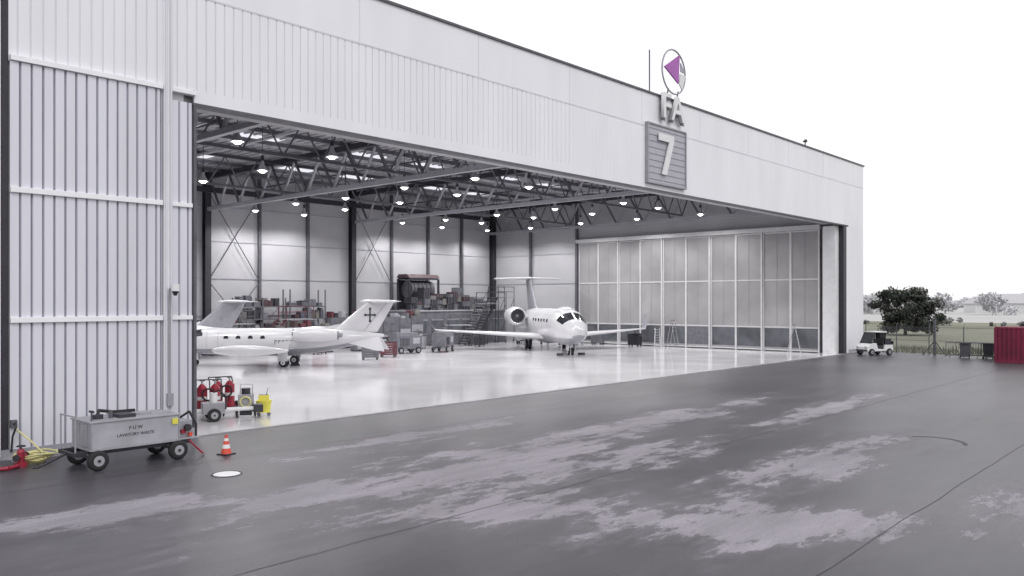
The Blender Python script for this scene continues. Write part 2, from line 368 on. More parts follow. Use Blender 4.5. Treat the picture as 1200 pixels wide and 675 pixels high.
# pendant lamps
lb=B(); prof=[(.0,.07),(-.18,.10),(-.32,.17),(-.46,.26),(-.54,.29)]
lb.loft([[(r*math.cos(2*math.pi*i/18),r*math.sin(2*math.pi*i/18),z) for i in range(18)] for z,r in prof],'cab2',caps=False)
lb.cyl((0,0,0),(0,0,.25),.09,'dark'); lb.cyl((0,0,.25),(0,0,2.3),.018,'dark',seg=6)
lb.loft([[(r*math.cos(2*math.pi*i/14),r*math.sin(2*math.pi*i/14),z) for i in range(14)] for z,r in ((-.30,.10),(-.46,.17),(-.56,.18),(-.62,.13),(-.65,.04))],'lamp')
lo=lb.obj('pendant_lamp',None,(18.9,33.4,11.6)); lamps=[lo]
pos=[(X,Y) for X in (18.9,23.8,33.8,38.3,48.7,53.3,59.8) for Y in (33.4,39.5,45.6,51.7,57.2)]
for (X,Y) in pos[1:]:
    o2=bpy.data.objects.new('pendant_lamp',lo.data); S.collection.objects.link(o2); o2.location=(X+random.uniform(-.15,.15),Y+random.uniform(-.15,.15),11.6+random.uniform(-.08,.08)); lamps.append(o2)
for l in lamps:
    d=bpy.data.lights.new('lamp_light','SPOT'); d.energy=830; d.spot_size=math.radians(160); d.spot_blend=.5; d.shadow_soft_size=.2; d.color=(1,.985,.985)
    q=bpy.data.objects.new('lamp_light',d); S.collection.objects.link(q); q.parent=l; q.location=(0,0,-.88)
# ---------------------------------------------------------------- aircraft
def foil(le,span,other,ch,th,vert=False,n=9):
    pts=[]; xs=[.5-.5*math.cos(math.pi*i/n) for i in range(n+1)]
    yt=lambda x:5*th*(.2969*math.sqrt(x)-.126*x-.3516*x*x+.2843*x**3-.1015*x**4)
    up=[(x,yt(x)) for x in xs]; lo_=[(x,-yt(x)) for x in xs[1:-1][::-1]]
    for x,t in up+lo_:
        pts.append(Vector((le+x*ch,other+t*ch,span)) if vert else Vector((le+x*ch,span,other+t*ch)))
    return pts
def interp(tab,x):
    for (x0,*a),(x1,*c) in zip(tab,tab[1:]):
        if x<=x1:
            f=(x-x0)/(x1-x0)
            return [p+(q-p)*f for p,q in zip(a,c)]
    return list(tab[-1][1:])
def jet(name,loc,rot,P):
    E=empty(name,loc,rot); tab=P['tab']; Ln=tab[-1][0]
    b=B(); rings=[]; xs=[]; x=0
    while x<Ln: xs.append(x); x+= .06 if x<P['ws'][1]+.3 else .3
    xs.append(Ln); sg=48
    for x in xs:
        r,zc=interp(tab,x)
        if x<tab[1][0]: r=tab[1][1]*math.sqrt(max(.002,1-(1-x/tab[1][0])**2)) 
        rings.append([Vector((x,r*math.sin(2*math.pi*(i+.5)/sg),zc+r*math.cos(2*math.pi*(i+.5)/sg))) for i in range(sg)])
    def fn(c):
        x0,x1=P['ws']
        r,zc=interp(tab,c.x)
        if c.x<=x1+.8:
            th=math.degrees(math.atan2(abs(c.y),c.z-zc)); lo_=x0+th*th*.00007
            if lo_<c.x<x1+max(0,th-20)*.006 and 4<th<66 and not (38<th<42): return 'window'
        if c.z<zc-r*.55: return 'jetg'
        return None
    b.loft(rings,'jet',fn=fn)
    r,zc=interp(tab,P['wx'])
    wr=[]
    for f in range(13):
        t=f/12; xx=P['wx']-1.2+t*(P['wc']+2.4); s=math.sin(math.pi*t)**.5 if 0<t<1 else .02
        wr.append([Vector((xx,r*.92*s*math.sin(a),zc-r*.62+r*.50*s*math.cos(a))) for a in [2*math.pi*i/20 for i in range(20)]])
    b.loft(wr,'jetg')
    for sy in (-1,1):
        for i in range(P['nw']):
            xx=P['wn0']+i*P['wnd']; rr,z0=interp(tab,xx); dz=rr*.28; yy=math.sqrt(rr*rr-dz*dz)
            b.cyl((xx,sy*(yy-.04),z0+dz),(xx,sy*(yy+.012),z0+dz),P['wr'],'window',seg=16)
    rr,z0=interp(tab,P['door'])
    for dx in (0,P['dw']): 
        pts=[(P['door']+dx,-rr*1.003*math.cos(a),z0+rr*1.003*math.sin(a)) for a in [(-.7+1.5*i/8) for i in range(9)]]
        b.path(pts,.012,'jetg',seg=5)
    for sy in (-1,1):
        for i in range(5):
            xx=P['reg']+i*P['r']*.28; rr,z0=interp(tab,xx); y=rr*.985
            b.box(xx,xx+P['r']*.18,min(sy*(y-.05),sy*(y+.012)),max(sy*(y-.05),sy*(y+.012)),z0+.02,z0+.04+P['r']*.05,'dark'); b.box(xx,xx+P['r']*.05,min(sy*(y-.05),sy*(y+.014)),max(sy*(y-.05),sy*(y+.014)),z0-.16,z0+.04+P['r']*.06,'dark')
    b.obj('fuselage',E)
    b=B(); hs=P['hs']; zr=P['wz']; rt=P['r']*.5
    for sy in (-1,1):
        secs=[foil(P['wx'],sy*rt,zr,P['wc'],.12),foil(P['wx']+P['sw']*.35,sy*hs*.4,zr+P['dih']*.38,P['wc']*.68,.11),foil(P['wx']+P['sw'],sy*hs,zr+P['dih'],P['tc'],.09)]
        b.loft(secs,'jet')
        if P.get('winglet'):
            x0=P['wx']+P['sw']; z=zr+P['dih']
            b.loft([foil(x0,sy*hs,z,P['tc'],.09),foil(x0+.35,sy*(hs+.22),z+.3,P['tc']*.85,.08),foil(x0+.95,sy*(hs+.45),z+1.25,P['tc']*.5,.07)],'jetg')
        if P.get('tank'):
            tl,tr_=P['tank']; x0=P['wx']+P['sw']-tl*.38; z=zr+P['dih']; rg=[]
            for t in [0,.03,.08,.16,.28,.42,.6,.78,.9,.97,1]:
                rr=tr_*max(.03,math.sin(math.pi*min(1,t**.75))**.55 if 0<t<1 else .03)
                rg.append([Vector((x0+t*tl,sy*(hs+tr_*.7)+rr*math.cos(a),z+rr*math.sin(a))) for a in [2*math.pi*i/18 for i in range(18)]])
            b.loft(rg,'jet')
            b.prism([(x0+tl*.72,sy*(hs+tr_*.7)-.01,z+.1),(x0+tl*.98,sy*(hs+tr_*.7)-.01,z+.1),(x0+tl*1.02,sy*(hs+tr_*.7)-.01,z+.55),(x0+tl*.9,sy*(hs+tr_*.7)-.01,z+.5)],(0,.03,0),'jet')
        b.box(P['wx']+P['wc']*.72,P['wx']+P['wc']*.735,min(sy*rt*2,sy*hs*.35),max(sy*rt*2,sy*hs*.35),zr+.02,zr+.11*P['wc']*.45,'jetg')
    b.obj('wings',E)
    b=B(); ex,el,ey,ez,er=P['eng']
    for sy in (-1,1):
        cc=lambda prf:[[Vector((ex+t*el,sy*ey+er*q*math.cos(a),ez+er*q*math.sin(a))) for a in [2*math.pi*i/28 for i in range(28)]] for t,q in prf]
        b.loft(cc([(0.02,.9),(.07,.97),(.2,1.04),(.45,1.05),(.7,.95),(.88,.78),(1,.66)]),'jet',caps=False)
        b.loft(cc(((0,.80),(-.008,.86),(.02,.9))),'chrome',caps=False)
        b.loft(cc(((0,.80),(.08,.74),(.2,.74))),'jetg',caps=False)
        b.cyl((ex+el*.10,sy*ey,ez),(ex+el*.2,sy*ey,ez),er*.735,'dark',seg=24); b.cyl((ex+el*.04,sy*ey,ez),(ex+el*.10,sy*ey,ez),.02,'lsteel',r1=er*.2)
        b.cyl((ex+el*.97,sy*ey,ez),(ex+el*.99,sy*ey,ez),er*.62,'dark',seg=24); b.cyl((ex+el*.9,sy*ey,ez),(ex+el*1.1,sy*ey,ez),er*.45,'jetg',r1=er*.32)
        ya,yb=sorted((sy*P['r']*.55,sy*(ey-er*.7))); b.box(ex+el*.25,ex+el*.85,ya,yb,ez-.13,ez+.08,'jet')
    b.obj('engines',E)
    b=B(); f=P['fin']
    b.loft([foil(f[0],f[2],0,f[1],.09,True),foil(f[3],f[5],0,f[4],.09,True)],P.get('fink','jet'))
    b.prism([(f[0]-f[1]*.55,-.04,f[2]+.02),(f[0]+.4,-.04,f[2]+.02),(f[0]+.55,-.04,f[2]+.5)],(0,.08,0),'jet')
    for sy in (-1,1):
        pa=(f[0]+f[1]*.72,sy*f[1]*.028,f[2]+.1); pb=(f[3]+f[4]*.70,sy*f[4]*.028,f[5]-.1); b.cyl(pa,pb,.015,'jetg',seg=5)
    th=P['stab']
    for sy in (-1,1):
        b.loft([foil(f[3]-.1,0,f[5],th[1],.1),foil(f[3]-.1+th[3],sy*th[0],f[5]-.02,th[2],.09)],'jet')
    b.loft([[Vector((f[3]-.5+t*(f[4]+.9),q*math.cos(a),f[5]+q*.8*math.sin(a))) for a in [2*math.pi*i/14 for i in range(14)]] for t,q in ((0,.01),(.1,.1),(.4,.15),(.8,.1),(1,.01))],'jet')
    if P.get('ventral'):
        for sy in (-1,1):
            b.prism([(f[0]+.6,sy*.30,P['vz']),(f[0]+f[1]+.15,sy*.25,P['vz']+.25),(f[0]+f[1]+.55,sy*.95,P['vz']-.62),(f[0]+f[1]-.1,sy*.85,P['vz']-.55)],(0,.04,.02),'jet')
    if P.get('cross'):
        cx=(f[0]+f[1]*.52+f[3]+f[4]*.5)/2+.12; cz=(f[2]+f[5])/2+.1; s=.36
        for sy in (-1,1):
            y=sy*.115
            q=sorted((y,y+sy*.012)); b.box(cx-.11*s*1.1,cx+.11*s*1.1,q[0],q[1],cz-s*.95,cz+s*.95,'dark')
            q=sorted((y,y+sy*.014)); b.box(cx-s*.7,cx+s*.7,q[0],q[1],cz-.12*s,cz+.12*s,'dark')
            for (u,w) in ((0,1.05),(0,-1.05),(.8,0),(-.8,0)): b.cyl((cx+u*s,y,cz+w*s),(cx+u*s,y+sy*.016,cz+w*s),.08,'dark',seg=10)
    b.obj('tail',E)
    b=B(); nx,nr=P['ng']; mx,my,mr_=P['mg']; rr,zc=interp(tab,nx)
    b.cyl((nx,0,nr),(nx-.05,0,zc-rr*.7),.055,'chrome'); b.cyl((nx,-.18,nr),(nx,.18,nr),.03,'steel')
    b.beam((nx,0,nr+.25),(nx+.5,0,zc-rr*.8),.05,.05,'lsteel')
    for sy in (-1,1):
        b.wheel((nx,sy*.15,nr),(0,1,0),nr,.14,'white'); b.box(nx-.5,nx+.3,sy*.26-.012,sy*.26+.012,zc-rr-.38,zc-rr+.06,'jet')
        for o_ in (-.14,.14): b.wheel((mx,sy*my+o_,mr_),(0,1,0),mr_,.2,'white')
        b.cyl((mx,sy*my,mr_),(mx-.05,sy*my,P['wz']+.05),.075,'white'); b.cyl((mx,sy*my-.2,mr_),(mx,sy*my+.2,mr_),.05,'steel')
        b.beam((mx,sy*my,mr_+.3),(mx,sy*my*.5,P['wz']),.05,.05,'lsteel'); b.box(mx-.3,mx+.3,sy*(my+.3)-.012,sy*(my+.3)+.012,mr_+.1,P['wz']+.02,'jet')
    b.obj('landing_gear',E)
    return E
big=dict(tab=[(0,.02,1.62),(.5,.55,1.66),(1.0,.82,1.76),(1.5,.98,1.86),(2.0,1.13,1.95),(2.5,1.26,2.02),(3.1,1.33,2.06),(3.8,1.35,2.07),(12.5,1.35,2.07),(14,1.22,2.2),(15.5,.98,2.42),(17,.66,2.66),(18.6,.36,2.88),(19.6,.12,3.0)],
 ws=(1.25,2.3),r=1.35,wx=7.8,wc=4.6,hs=9.2,wz=1.15,dih=.45,sw=4.6,tc=1.3,winglet=True,nw=6,wn0=5.0,wnd=1.05,wr=.2,door=3.5,dw=.9,reg=11.4,fink='jetg',
 eng=(12.0,4.3,2.25,2.75,.76),fin=(14.8,4.0,3.05,17.7,2.5,6.15),stab=(3.1,2.3,1.3,1.3),ng=(2.7,.28),mg=(10.9,1.6,.42))
lear=dict(tab=[(0,.02,1.22),(.5,.30,1.25),(1.1,.48,1.31),(1.9,.62,1.40),(2.6,.75,1.49),(3.2,.81,1.52),(9.2,.81,1.52),(10.5,.72,1.58),(11.8,.55,1.68),(13.0,.35,1.78),(14.2,.1,1.86)],
 ws=(2.0,2.9),r=.81,wx=6.2,wc=2.8,hs=5.6,wz=1.05,dih=.22,sw=1.0,tc=1.5,tank=(4.3,.30),nw=4,wn0=4.6,wnd=.75,wr=.15,door=3.4,dw=.7,reg=7.6,
 eng=(8.9,2.7,1.30,1.95,.43),fin=(10.9,2.9,2.1,13.2,1.65,4.0),stab=(2.3,1.5,.85,.75),ng=(2.4,.2),mg=(8.3,1.25,.27),ventral=True,vz=1.55,cross=True)
ra=math.radians(-47.95)
jet('business_jet',(23.3,50.9,.02),ra,lear)
l2=dict(lear); l2['cross']=False; l2['fink']='jetg'; jet('business_jet',(17.0,56.4,.02),math.radians(-6),l2)
hd=math.atan2(16,12.5)
jet('twin_engine_jet',(46.6,35.6,.02),hd,big)
# ---------------------------------------------------------------- back-of-hangar equipment
def cabinet_row(x0,x1,y,h,k,seed):
    r=random.Random(seed); b=B(); x=x0
    while x<x1-.3:
        w=r.uniform(1.0,1.8); w=min(w,x1-x); hh=h*r.uniform(.85,1.03)
        b.box(x,x+w-.04,y,y+.9,.12,hh,k); b.box(x+.02,x+w-.06,y+.04,y+.86,.02,.12,'dark')
        nd=r.choice((2,3,4))
        for i in range(nd): 
            z0=.2+i*(hh-.25)/nd; b.box(x+.05,x+w-.09,y-.02,y,z0,z0+(hh-.3)/nd-.04,r.choice((k,k,'cab2','cab'))); b.box(x+w*.4,x+w*.6,y-.045,y-.02,z0+.1,z0+.13,'dark')
        xx=x+.05
        while xx<x+w-.3:
            ww=r.uniform(.15,.5); b.box(xx,xx+ww,y+r.uniform(.05,.3),y+.8,hh+.005,hh+r.uniform(.1,.6),r.choice(('cab','dark','board','brown','cab2','lsteel','dred'))); xx+=ww+r.uniform(.05,.4)
        x+=w
    return b.obj('storage_cabinet',bevel=.01)
def rack(x0,x1,y,h,seed,cols=('board','cab2','cab','dark','blue','cab','brown','dark')):
    r=random.Random(seed); b=B(); nb=max(1,round((x1-x0)/2.6)); w=(x1-x0)/nb; lv=[.3,1.5,2.6,3.6,4.6,5.6]; lv=[z for z in lv if z<h-.4]
    for i in range(nb+1):
        for yy in (y,y+1.0): b.box(x0+i*w-.05,x0+i*w+.05,yy-.04,yy+.04,.02,h,'steel')
        b.beam((x0+i*w,y,.3),(x0+i*w,y+1,1.5),.03,.03,'steel'); b.beam((x0+i*w,y+1,1.5),(x0+i*w,y,2.7),.03,.03,'steel')
    for z in lv:
        b.box(x0,x1,y-.03,y+.03,z-.06,z+.04,'steel'); b.box(x0,x1,y+.97,y+1.03,z-.06,z+.04,'steel'); b.box(x0+.06,x1-.06,y+.05,y+.95,z,z+.03,'cab')
        x=x0+.1
        while x<x1-.3:
            ww=r.uniform(.2,.8); hh=r.uniform(.2,.85)
            if r.random()<.9 and x+ww<x1:
                c=r.choice(cols); b.box(x,x+ww,y+r.uniform(.05,.2),y+.85,z+.035,z+.035+hh,c)
                if r.random()<.4: b.box(x+.04,x+ww-.04,y+.15,y+.7,z+.035+hh,z+.05+hh+r.uniform(.05,.15),r.choice(cols))
            x+=ww+r.uniform(.03,.2)
    return b.obj('storage_rack',bevel=.008)
cabinet_row(20,33,58.2,2.4,'cab2',1); cabinet_row(41.2,46.6,57.6,2.6,'cab',2)
rack(37.6,41,58.2,5.0,3); rack(33.2,37.3,58.4,4.3,4)
cabinet_row(40.5,47.6,53.2,2.9,'cab',12); cabinet_row(33.5,39,53.9,2.0,'cab2',15)
b=B(); b.box(48.2,60.5,55.5,59.5,.02,3.1,'cab'); b.box(48.1,60.6,55.4,59.55,3.1,3.22,'cab2')
for i in range(6):
    x=48.6+i*2.0; b.box(x,x+1.4,55.46,55.5,1.1,2.3,'pane'); b.box(x-.05,x+1.45,55.44,55.5,2.3,2.36,'cab2'); b.box(x-.05,x+1.45,55.44,55.5,1.04,1.1,'cab2')
b.obj('workshop_office',bevel=.01)
def crate_pile(x,y,z,w,seed,hmax):
    r=random.Random(seed); b=B(); xx=x
    while xx<x+w:
        ww=r.uniform(.3,1.0); zz=z
        while zz<z+hmax*r.uniform(.3,1):
            hh=r.uniform(.2,.7); o_=r.uniform(0,.35); sh=r.uniform(-.08,.08); c=r.choice(('dark','brown','dark','cab','cab','cab','board','dark'))
            b.box(xx+sh,xx+ww+sh,y+o_,y+1.2-o_,zz+.01,zz+hh,c)
            for q in (.1,.5,.9): b.box(xx+sh+ww*q-.02,xx+sh+ww*q+.02,y+o_-.02,y+o_,zz+.01,zz+hh,'cab')
            zz+=hh+.01
        xx+=ww+.04
    return b.obj('crate_stack')
crate_pile(48.6,55.8,3.22,4.4,5,1.9); crate_pile(53.6,56.9,3.22,5.4,9,2.0)
b=B()
for x in (0,3.6):
    for y in (0,1.6): b.box(x-.08,x+.08,y-.08,y+.08,0,2.9,'dark')
for z in (1.1,2.9): 
    for y in (0,1.6): b.box(.08,3.52,y-.07,y+.07,z-.08,z+.08,'dark')
b.cyl((.4,.8,1.9),(3.2,.8,1.9),.78,'steel',seg=24); b.cyl((3.2,.8,1.9),(3.5,.8,1.9),.5,'dark',r1=.35,seg=24); b.prism([(-.1,-.1,2.98),(-.1,1.7,2.98),(-.1,1.4,3.3),(-.1,.2,3.3)],(3.8,0,0),'brown')
for i in range(5): b.torus((.7+i*.5,.8,1.9),(1,0,0),.8,.03,'dark')
b.box(.1,3.5,1.62,1.66,.1,2.8,'dark')
b.obj('engine_test_stand',None,(49.6,57.4,3.22))
def platform(loc,rot,h,k='lsteel',L=3):
    b=B()
    for x in (0,L):
        for y in (0,1.2): b.cyl((x,y,.02),(x,y,h+1.05),.035,k,seg=8)
    b.box(-.05,L+.05,-.05,1.25,h-.05,h,'cab2')
    for y in (0,1.2):
        for z in (h+.55,h+1.03): b.cyl((0,y,z),(L,y,z),.025,k,seg=8)
        b.cyl((0,y,.4),(L,y,h-.1),.025,k,seg=8)
    n=int(h/.25)
    for y in (.1,1.1): b.beam((-h*.8,y,.05),(0,y,h),.05,.16,k); b.cyl((-h*.8,y,1.0),(0,y,h+1.0),.022,k,seg=8); b.cyl((-h*.8,y,.05),(-h*.8,y,1.0),.022,k,seg=8)
    for i in range(1,n): z=h*i/n; b.box(-h*.8*(1-i/n)-.12,-h*.8*(1-i/n)+.12,.12,1.08,z-.015,z+.015,'cab2')
    for x in (0,L):
        for y in (0,1.2): b.wheel((x,y+.06,.14),(0,1,0),.12,.05)
    return b.obj('maintenance_platform',None,loc,rot)
platform((55.5,53.2,.02),.2,3.8,'dark',3.4); platform((36.0,56.2,.02),0,2.6,'dred',2.5); platform((50.5,53.0,.02),-.3,1.9,'steel',2.2)
platform((60.2,47.5,.02),1.7,2.2,'lsteel',2.0); platform((58.5,54.6,.02),.1,4.4,'dark',2.6); platform((31.5,57.0,.02),0,2.3,'steel',2.2)
def tool_trolley(loc,rot,k,s=1):
    b=B(); b.box(0,1.0*s,0,.5*s,.16,.95*s,k)
    for i in range(5): z=.2+i*.145*s; b.box(.03,.97*s,-.015,0,z,z+.12*s,k); b.box(.3*s,.7*s,-.035,-.015,z+.07*s,z+.09*s,'chrome')
    b.box(-.02,1.02*s,-.02,.52*s,.95*s,.985*s,'dark'); b.box(.1,.4,.1,.35,.99*s,1.12*s,'cab2'); b.cyl((.6,.25,.99*s),(.6,.25,1.2*s),.06,'board')
    for x in (.1,.9*s):
        for y in (.08,.42*s): b.wheel((x,y,.08),(0,1,0),.08,.04)
    b.cyl((-.1,.05,.85*s),(-.1,.45*s,.85*s),.015,'chrome',seg=8)
    return b.obj('tool_trolley',None,loc,rot,bevel=.006)
for i,(x,y,k,r) in enumerate(((36,52,'dred',.3),(39.5,50.5,'cab',-.4),(42,51.6,'dark',0),(33.5,52.8,'blue',.1),(46,51.5,'cab2',.6),(62,44.5,'cab',1.6),(61.8,40.3,'dark',1.5),(48.6,51.9,'dred',.2),(30,56.6,'cab',0),(34.8,45.2,'cab',-.7),(37.3,46.2,'dred',-.5),(43.7,50.8,'dark',.2),(51.8,50.6,'dark',.3))): tool_trolley((x,y,.02),r,k,1.15)
def gpu(loc,rot,k):
    b=B(); b.box(0,2.2,0,1.1,.35,1.35,k); b.prism([(0,0,1.355),(0,1.1,1.355),(0,1.0,1.6),(0,.1,1.6)],(1.9,0,0),k); b.box(-.6,0,.35,.75,.38,.45,'dark')
    for i in range(7): b.box(.3+i*.12,.36+i*.12,-.015,0,.6,1.2,'dark')
    b.box(1.4,2.0,-.015,0,.75,1.2,'lsteel')
    for x in (.35,1.85):
        for y in (-.02,1.12): b.wheel((x,y,.25),(0,1,0),.25,.14)
    b.beam((-.6,.55,.4),(-1.4,.55,.15),.06,.06,'dark')
    return b.obj('ground_power_unit',None,loc,rot,bevel=.02)
gpu((40.5,48.3,.02),-.2,'cab'); gpu((57.5,49.8,.02),.6,'cab2'); gpu((44.2,46.9,.02),.5,'cab')
def ladder(loc,rot,h=2.2):
    b=B()
    for s in (-.25,.25):
        b.beam((s,0,0),(s*.75,.45,h),.06,.03,'chrome'); b.beam((s,1.0,0),(s*.75,.5,h),.05,.03,'chrome')
    for i in range(1,8): t=i/8; b.box(-.24,.24,.45*t-.05,.45*t+.05,h*t-.015,h*t+.015,'chrome')
    b.box(-.22,.22,.4,.6,h,h+.03,'dred'); return b.obj('step_ladder',None,loc,rot)
ladder((61.5,25.8,.02),.5); ladder((61.4,36.5,.02),1.2,2.4); ladder((60.6,38.0,.02),2.2,1.8)
for (x,y) in ((47.5,37.8),(49.2,37.1),(29.0,44.0)):
    b=B(); b.prism([(0,0,0),(.3,0,0),(.15,0,.18)],(0,.5,0),'dark'); b.obj('wheel_chock',None,(x,y,.02),.6)
# ---------------------------------------------------------------- items by the left jamb
def ext_trolley(loc,rot):
    b=B()
    for i,(x,y) in enumerate(((0,0),(.42,0))):
        b.cyl((x,y,.22),(x,y,1.0),.17,'red',seg=20); b.cyl((x,y,1.0),(x,y,1.14),.17,'red',r1=.06,seg=20); b.cyl((x,y,1.14),(x,y,1.26),.035,'chrome'); b.box(x-.09,x+.09,y-.02,y+.02,1.24,1.28,'dark')
        b.cyl((x,y,.6),(x,y,.72),.173,'white',seg=20)
    b.box(-.22,.64,-.2,.2,.18,.22,'dark'); b.path([(-.2,.2,.2),(-.2,.3,1.1),(-.2,.45,1.25),(.62,.45,1.25),(.62,.3,1.1),(.62,.2,.2)],.02,'dark')
    b.torus((.21,-.28,.8),(0,1,0),.2,.03,'rubber')
    for x in (-.28,.70): b.wheel((x,.1,.2),(1,0,0),.2,.07,'red')
    return b.obj('fire_extinguisher_trolley',None,loc,rot,bevel=.004)
ext_trolley((13.9,26.9,.02),-.5)
ext_trolley((14.8,27.5,.02),-.2)
b=B(); b.path([(-1.1,0,.35),(1.5,0,.35)],.07,'white',seg=12); b.box(-.2,.5,-.28,.28,.25,.62,'lsteel'); b.cyl((.15,-.1,.62),(.15,-.1,.95),.13,'white'); b.cyl((-.9,0,.35),(-.9,0,.7),.05,'chrome'); b.box(1.45,1.75,-.18,.18,.22,.48,'dark')
for y in (-.32,.32): b.wheel((.15,y,.22),(0,1,0),.22,.1)
b.path([(.15,-.1,.95),(.3,-.25,1.05),(.55,-.3,.8),(.5,-.35,.4)],.025,'dark'); b.obj('aircraft_tow_bar',None,(13.6,25.9,.02),-.35,bevel=.01)
b=B(); b.box(-.25,.25,-.2,.2,.3,.8,'cab2'); b.cyl((0,0,.8),(0,0,1.0),.15,'dark'); b.torus((0,-.24,.55),(0,1,0),.17,.035,'hose'); b.path([(-.2,.2,.3),(-.2,.28,1.1),(.2,.28,1.1),(.2,.2,.3)],.018,'chrome')
for x in (-.3,.3): b.wheel((x,.05,.16),(1,0,0),.16,.06)
b.box(-.2,.2,-.15,.15,.08,.3,'dark'); b.obj('oil_cart',None,(14.95,25.85,.02),-.6,bevel=.01)
b=B(); rg=[]
for z,s in ((.12,.8),(.5,1.0),(.52,1.06),(.54,1.06)):
    rg.append([Vector((.26*s*math.copysign(abs(math.cos(a))**.6,math.cos(a)),.2*s*math.copysign(abs(math.sin(a))**.6,math.sin(a)),z)) for a in [2*math.pi*i/24 for i in range(24)]])
b.loft(rg,'yellow'); b.box(-.18,.18,-.02,.18,.54,.72,'yellow'); b.cyl((.05,.1,.6),(.15,.16,.95),.015,'lsteel',seg=8); b.box(-.16,.16,0,.16,.72,.725,'dark')
for x in (-.17,.17):
    for y in (-.12,.12): b.wheel((x,y,.06),(0,1,0),.055,.03)
b.obj('mop_bucket',None,(15.55,25.7,.02),-.5)
# ---------------------------------------------------------------- service cart
C=empty('lavatory_service_cart',(7.75,20.25,0),0)
b=B(); b.box(0,2.15,.08,1.25,.50,1.12,'alu'); b.box(-.03,2.18,.05,1.28,1.12,1.16,'lsteel'); b.box(-.02,2.17,.06,1.27,.46,.50,'lsteel')
for x in (.0,2.12): b.box(x,x+.03,.06,.08,.5,1.12,'lsteel')
for x in (.2,.75): b.box(-.02,0,.08+x*.9,.08+x*.9+.38,.55,1.07,'cab2')
b.obj('tank_body',C,bevel=.012)
b=B(); b.box(-.35,2.5,.2,.28,.36,.46,'dark'); b.box(-.35,2.5,1.05,1.13,.36,.46,'dark'); b.box(-.35,-.27,.28,1.05,.37,.45,'dark')
b.box(2.19,2.75,.15,1.2,.465,.50,'lsteel')
for x in (.15,2.1):
    b.cyl((x,.05,.24),(x,1.28,.24),.03,'steel') 
    for y in (.06,1.27): b.wheel((x,y,.24),(0,1,0),.24,.16)
    b.beam((x-.2,.2,.4),(x,.2,.24),.05,.05,'steel'); b.beam((x+.2,.2,.4),(x,.2,.24),.05,.05,'steel')
b.path([(-.35,.65,.4),(-.9,.65,.18)],.03,'dark'); b.torus((-.98,.65,.17),(0,0,1),.07,.02,'dark')
b.path([(-.3,.2,.46),(-.3,.2,1.3),(-.3,1.1,1.3),(-.3,1.1,.46)],.02,'lsteel')
b.obj('chassis',C,bevel=.006)
b=B()
b.cyl((.35,.6,1.16),(.35,.6,1.26),.13,'dark'); b.cyl((.62,.5,1.16),(.62,.5,1.34),.05,'steel'); b.box(.75,1.15,.3,.8,1.16,1.24,'dark'); b.cyl((1.5,.7,1.16),(1.5,.7,1.2),.2,'lsteel')
b.path([(.35,.6,1.24),(.5,.9,1.32),(.9,1.0,1.24),(1.4,.95,1.24)],.04,'rubber'); b.cyl((.1,.3,1.16),(.1,.3,1.38),.02,'steel'); b.cyl((.1,.2,1.38),(.1,.4,1.38),.03,'dark')
b.box(2.28,2.62,.35,.95,.50,.92,'lsteel'); b.cyl((2.45,.3,.75),(2.45,.2,.75),.09,'dark'); b.box(2.3,2.42,.28,.35,.6,.7,'red'); b.box(2.5,2.6,.28,.35,.52,.6,'orange')
b.path([(2.4,.25,.5),(2.6,.1,.25),(2.75,.05,.08),(2.85,.2,.05)],.025,'red'); b.path([(2.5,.9,.9),(2.72,.7,1.1),(2.75,.4,.8),(2.7,.3,.5)],.03,'rubber')
b.box(1.95,2.1,.045,.06,.9,1.05,'yellow')
b.obj('pump_and_hoses',C,bevel=.004)
text('cart_lettering','F U W',.12,(1.05,.074,.93),(math.radians(90),0,0),'dark',C,ext=.003)
text('cart_lettering_2','LAVATORY WASTE',.105,(1.05,.074,.77),(math.radians(90),0,0),'dark',C,ext=.003)
b=B(); b.prism([(-.17,-.17,0),(.17,-.17,0),(.17,.17,0),(-.17,.17,0)],(0,0,.035),'dark')
for z0,z1,k in ((.035,.17,'orange'),(.17,.27,'white'),(.27,.36,'orange'),(.36,.43,'white'),(.43,.52,'orange')):
    f=lambda z:.135-.105*(z-.035)/.485
    b.cyl((0,0,z0),(0,0,z1),f(z0),k,r1=f(z1),seg=20,caps=(z1>.5))
b.obj('traffic_cone',None,(11.0,20.0,.0),.3)
b=B(); b.cyl((9.75,17.7,0),(9.75,17.7,.012),.30,'white',seg=28); b.torus((9.75,17.7,.008),(0,0,1),.34,.012,'steel',seg=28,ss=6); b.obj('manhole_cover')
b=B() 
rr=random.Random(3)
for j in range(6):
    R_=.22+.035*j; cx=7.25+rr.uniform(-.05,.05); cy=22.55+rr.uniform(-.04,.04)
    b.path([(cx+R_*1.2*math.cos(t*.3),cy+R_*math.sin(t*.3),.03+.04*j+.02*math.sin(t+j)) for t in range(22)],.022,'hose')
b.path([(7.5,22.7,.2),(7.3,23.0,.5),(7.1,23.3,.75)],.022,'hose'); b.obj('water_hose')
b=B(); b.cyl((0,0,0),(0,0,.1),.14,'red'); b.cyl((0,0,.1),(0,0,.36),.08,'red'); b.cyl((-.2,0,.25),(.2,0,.25),.055,'red'); b.cyl((-.24,0,.25),(-.2,0,.25),.08,'dark'); b.cyl((.2,0,.25),(.24,0,.25),.08,'dark'); b.cyl((0,0,.36),(0,0,.44),.10,'red',r1=.05); b.torus((0,0,.5),(0,0,1),.09,.015,'dark')
b.cyl((0,0,.42),(0,0,.5),.02,'dark'); b.obj('water_hydrant',None,(6.85,22.2,0),.8)
b=B(); b.path([(-.35,.1,.05),(-.1,-.1,.06),(.2,0,.06),(.35,.2,.05)],.05,'red'); b.cyl((.35,.2,.06),(.45,.28,.08),.07,'chrome'); b.cyl((-.4,.15,.06),(-.5,.2,.06),.07,'dark'); b.obj('hose_fitting',None,(6.55,22.0,0),.3)
